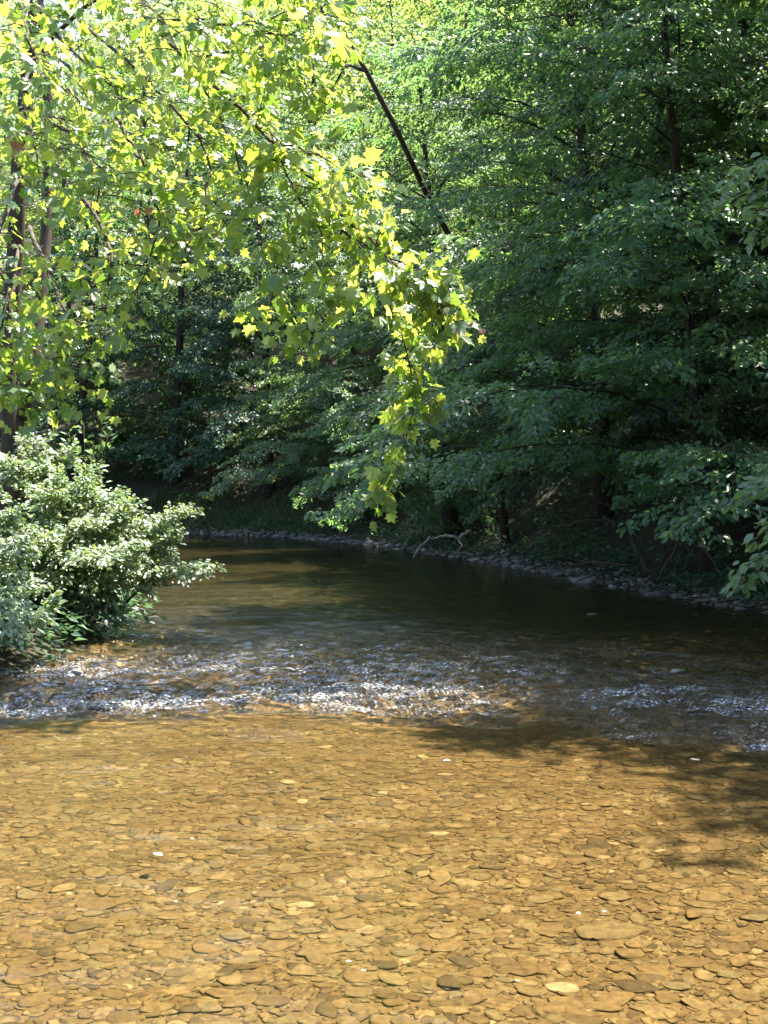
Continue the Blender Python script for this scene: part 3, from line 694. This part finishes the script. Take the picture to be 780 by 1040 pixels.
# young shoot with larger leaves behind the shrub
t = empty('sapling', (-4.0, 14.8, tz(-4.0, 14.8))); base = np.array(t.location); r_ = np.random.default_rng(6); tb = Tubes(); lv = Leaves()
tag(t, 'thin green sapling between the sycamore trunk and the bright shrub', 'sapling')
for px, py in [(105, 415), (85, 430), (95, 450), (70, 440), (110, 440)]:
    e = at(px, py, 14.4) - base; q = np.array([[0, 0, 0], e * .4 + [0, 0, .3], e * .8 + [0, 0, .15], e]); tb.add(q, [.012, .01, .007, .004], 5)
    spray(lv, q[1:], 26, .16, .09, r_, .6)
link('stem', tb.mesh('stem'), M_BARK, t); link('foliage', lv.mesh('foliage', LEAF_OVAL, r_), M_LEAF, t)

# ------------------------------------------------------------------ undergrowth, grass, dead wood
ug = np.random.default_rng(14); lv = Leaves()
def clump(x, y, n, hgt, ls, rad):
    z = tz(x, y); a = ug.uniform(0, 6.28, n); rr = rad * np.sqrt(ug.random(n)); zz = hgt * ug.random(n) ** .7
    P = np.stack([x + rr * np.cos(a), y + rr * np.sin(a), z + zz * (1 - .5 * (rr / rad) ** 2)], -1)
    lv.add(P, np.stack([np.cos(a), np.sin(a), ug.normal(-.2, .4, n)], -1), np.array([0, 0, 1]) + ug.normal(0, .45, (n, 3)), ls * ug.uniform(.6, 1.3, n))
for i in range(760):
    p, dv = along(RB, ug.uniform(s_start, s_end + 14)); q = p + np.array([dv[1], -dv[0]]) * (.75 + 9 * ug.random() ** 1.6)
    clump(q[0], q[1], 70, ug.uniform(.2, .9) * (.45 if i % 3 == 0 else 1), .11, ug.uniform(.3, .8))
for i in range(900):
    p, dv = along(RB, ug.uniform(s_start, s_end + 14)); q = p + np.array([dv[1], -dv[0]]) * ug.uniform(6, 34)
    clump(q[0], q[1], 60, ug.uniform(.4, 1.6), .2, ug.uniform(.6, 1.4))
seg = np.linalg.norm(np.diff(LB, axis=0), axis=1); a0, a1 = seg[:2].sum(), seg[:10].sum()
for i in range(420):
    p, dv = along(LB, ug.uniform(a0, a1)); q = p + np.array([-dv[1], dv[0]]) * (.12 + 9 * ug.random() ** 1.7)
    clump(q[0], q[1], 60, ug.uniform(.15, .7), .10, ug.uniform(.3, .8))
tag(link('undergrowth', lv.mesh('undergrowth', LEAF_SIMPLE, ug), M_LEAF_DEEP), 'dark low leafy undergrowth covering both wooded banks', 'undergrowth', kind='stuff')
lv = Leaves(); n = 5000
pp = [along(RB, s)[0] for s in ug.uniform(s_end - 11, s_end + 4, n)]
P = np.array(pp) + np.stack([ug.normal(.3, .3, n), ug.uniform(.7, 2.6, n)], -1)
P3 = np.column_stack([P, terrain(P[:, 0], P[:, 1]) - .02])
lv.add(P3, np.array([0, -.2, 1]) + ug.normal(0, .4, (n, 3)), np.array([0, -1, .3]) + ug.normal(0, .5, (n, 3)), ug.uniform(.10, .26, n))
tag(link('grass', lv.mesh('grass', BLADE, ug), M_GRASS), 'low grass fringe along the far bend of the river', 'grass', kind='stuff')

def dead(name, label, paths, radii, mat):
    b0 = np.array(paths[0][0], float); t = None; tb = Tubes(); r = np.random.default_rng(len(label))
    for p, rd in zip(paths, radii):
        p = np.array(p, float) - b0; tt = np.linspace(0, 1, len(p) * 4); q = np.array([lerp_poly(p, np.array([min(x, .9999)]))[0][0] for x in tt])
        for _ in range(3): q[1:-1] = (q[:-2] + 2 * q[1:-1] + q[2:]) / 4
        q[1:-1] += r.normal(0, rd * .5, q[1:-1].shape); tb.add(q, rd * np.linspace(1, .3, len(q)), 6)
    o = link(name, tb.mesh(name), mat, None, b0); tag(o, label, 'branch'); return o
dead('driftwood_branch', 'pale bent driftwood branch lying on the stony far bank', [[at(478, 540, 25.2), at(465, 547, 25), at(452, 544, 25), at(440, 546, 25), at(428, 552, 24.8), at(420, 566, 24.6)], [at(465, 547, 25), at(470, 555, 24.8), at(462, 562, 24.8)]], [.045, .025], M_DRIFT)
dead('dead_bough', 'long thin dead bough arching through the dark under the right trees', [[at(775, 478, 15.6), at(735, 500, 15.6), at(690, 522, 15.6), at(650, 530, 15.5), at(600, 528, 15.4), at(560, 535, 15.4)], [at(650, 530, 15.5), at(625, 515, 15.3), at(600, 508, 15.2)]], [.03, .014], M_BARK)
dead('fallen_branch', 'bare fallen branch forked down the shaded bank at the right', [[at(700, 505, 15.9), at(690, 545, 15.4), at(668, 590, 15.0)], [at(690, 545, 15.4), at(720, 560, 15.2), at(740, 600, 14.8)], [at(640, 575, 15.8), at(600, 570, 15.9), at(560, 580, 16.4)]], [.028, .018, .02], M_BARK)
dead('dead_snag', 'leaning grey dead stem slanting up from the stony bank under the layered tree', [[at(668, 592, 16.4), at(650, 562, 16.6), at(640, 535, 16.9), at(632, 505, 17.2)]], [.06], M_BARK_DARK)

tw_ = np.random.default_rng(55)
for i in range(14):
    p, dv = along(RB, tw_.uniform(s_start + 3, s_start + 22)); q = p + np.array([dv[1], -dv[0]]) * tw_.uniform(.2, 1.8); z = tz(q[0], q[1]); a = tw_.uniform(0, 6.28); l_ = tw_.uniform(.7, 2.0)
    e = q + l_ * np.array([math.cos(a), math.sin(a)]); ze = max(tz(e[0], e[1]), .0) + tw_.uniform(.1, .9)
    mid = np.array([*(q + e) / 2, (z + ze) / 2 + .15]) + tw_.normal(0, .1, 3)
    f_ = mid + np.array([tw_.normal(0, .4), tw_.normal(0, .4), tw_.uniform(.1, .5)])
    o = dead('bare_twig', 'thin bare twig lying on the shaded stony bank at the right', [[(q[0], q[1], z + .02), mid, (e[0], e[1], ze)], [mid, (mid + f_) / 2 + tw_.normal(0, .04, 3), f_]], [.022, .011], M_BARK)
    o['group'] = 'bare twigs along the shaded right bank'
# wet rocks that break the riffle
for px, py, sz_, lab in [(415, 706, .07, 'small dark wet rock in the middle of the riffle'), (690, 688, .10, 'wet rock breaking the shaded riffle at the right'), (655, 697, .07, 'lower wet rock beside another in the shaded riffle'), (735, 716, .09, 'wet rock at the right end of the riffle'),
                         (75, 690, .08, 'wet rock in the bright riffle at the left'), (150, 703, .06, 'little wet rock in the bright riffle left of the middle'), (600, 628, .09, 'lone rock in the dark pool under the right trees')]:
    Y = CAM_H * F_PX / (py - HY); x = (px - CX) / F_PX * Y; zw = float(water_z(np.array([x]), np.array([Y]))[0])
    o = bpy.data.objects.new('wet_rock', BANK_ME[int(sz_ * 1000) % 8]); COL.objects.link(o); o.location = (x, Y, zw - sz_ * .1); o.scale = (sz_, sz_ * .9, sz_ * .9); o.rotation_euler = (.1, .1, px); tag(o, lab, 'rock')

# ------------------------------------------------------------------ pale flecks on the water
fr_ = np.random.default_rng(2)
lvme = []
for k in range(3):
    l2 = Leaves(); l2.add(np.zeros((1, 3)), np.array([[0, 1.0, 0]]), np.array([[0, 0, 1.0]]), np.array([1.0])); me = l2.mesh('pale_fleck', LEAF_OVAL, fr_); lvme.append(me)
m, nt, out = newmat('fleck_pale'); b = N(nt, 'ShaderNodeBsdfPrincipled'); b.inputs['Base Color'].default_value = (.62, .55, .42, 1); b.inputs['Roughness'].default_value = .35
nz = N(nt, 'ShaderNodeTexNoise'); nz.inputs['Scale'].default_value = 6; rp = ramp(nt, [(.3, (.36, .29, .19)), (.7, (.52, .47, .38))]); nt.links.new(nz.outputs['Fac'], rp.inputs[0]); nt.links.new(rp.outputs[0], b.inputs['Base Color'])
nt.links.new(b.outputs[0], out.inputs['Surface'])
for me in lvme: me.materials.append(m)
def fleck(px, py, s, label, group=None):
    Y = CAM_H * F_PX / (py - HY); x = (px - CX) / F_PX * Y
    o = bpy.data.objects.new('pale_fleck', lvme[int(fr_.integers(0, 3))]); COL.objects.link(o)  # small pale leaf-shaped sheet laid on the surface
    o.location = (x, Y, float(water_z(np.array([x]), np.array([Y]))[0]) + .006); o.scale = (s * 1.6, s, s); o.rotation_euler = (.12, fr_.normal(0, .1), fr_.uniform(.9, 2.2)); tag(o, label, 'leaf', group)
fleck(165, 871, .05, 'largest pale leaf-shaped fleck on the left shallows')
fleck(458, 773, .045, 'pale leaf-shaped fleck below the middle of the riffle')
fleck(710, 772, .07, 'white leaf-shaped fleck in the tree shadow at the right')
for px, py in [(197, 853), (357, 977), (372, 986), (181, 916), (590, 930), (616, 927), (528, 998)]:
    fleck(px, py, .018, 'tiny pale leaf-shaped fleck on the sunlit shallows', 'tiny pale flecks on the water')

# ------------------------------------------------------------------ light, sky, camera
SUN_EL, SUN_AZ = R(68), R(52)           # azimuth measured from +Y towards +X
w = bpy.data.worlds.new('World'); scene.world = w; w.use_nodes = True
nt = w.node_tree; bg = nt.nodes['Background']
sky = nt.nodes.new('ShaderNodeTexSky'); sky.sky_type = 'NISHITA'; sky.sun_disc = False
sky.sun_elevation = SUN_EL; sky.sun_rotation = SUN_AZ; sky.air_density = 1.0; sky.dust_density = 1.2
nt.links.new(sky.outputs[0], bg.inputs['Color']); bg.inputs['Strength'].default_value = .105
ld = bpy.data.lights.new('sun', 'SUN'); ld.energy = 4.8; ld.angle = R(.53); ld.color = (1, .95, .86)
lo = bpy.data.objects.new('sun', ld); COL.objects.link(lo)
to_sun = Vector((math.sin(SUN_AZ) * math.cos(SUN_EL), math.cos(SUN_AZ) * math.cos(SUN_EL), math.sin(SUN_EL)))
lo.rotation_euler = to_sun.to_track_quat('Z', 'Y').to_euler(); lo.location = (0, 0, 60)

cd = bpy.data.cameras.new('camera'); cam = bpy.data.objects.new('camera', cd); COL.objects.link(cam); scene.camera = cam
cd.sensor_fit = 'VERTICAL'; cd.sensor_height = 24; cd.lens = 24 * F_PX / 1040
cam.location = (0, 0, CAM_H)
cam.rotation_euler = (R(90), 0, 0); cd.shift_y = -(520 - HY) / 1040 * 1.0
cd.clip_start = .05; cd.clip_end = 3000

vs = scene.view_settings; scene.display_settings.display_device = 'sRGB'
vs.view_transform = 'Standard'; vs.look = 'None'; vs.gamma = 1; vs.use_curve_mapping = False; vs.exposure = 2.75
cy = scene.cycles
cy.max_bounces = 7; cy.diffuse_bounces = 3; cy.glossy_bounces = 3; cy.transmission_bounces = 4; cy.transparent_max_bounces = 8
cy.sample_clamp_indirect = 4; cy.use_denoising = True
cy.caustics_reflective = False; cy.caustics_refractive = False

cy.caustics_refractive = True
ld.cycles.is_caustics_light = True
for o in scene.objects:
    if o.name.startswith(('river_stone', 'riverbed_cobbles', 'ground')): o.cycles.is_caustics_receiver = True
    if o.name == 'river': o.cycles.is_caustics_caster = True
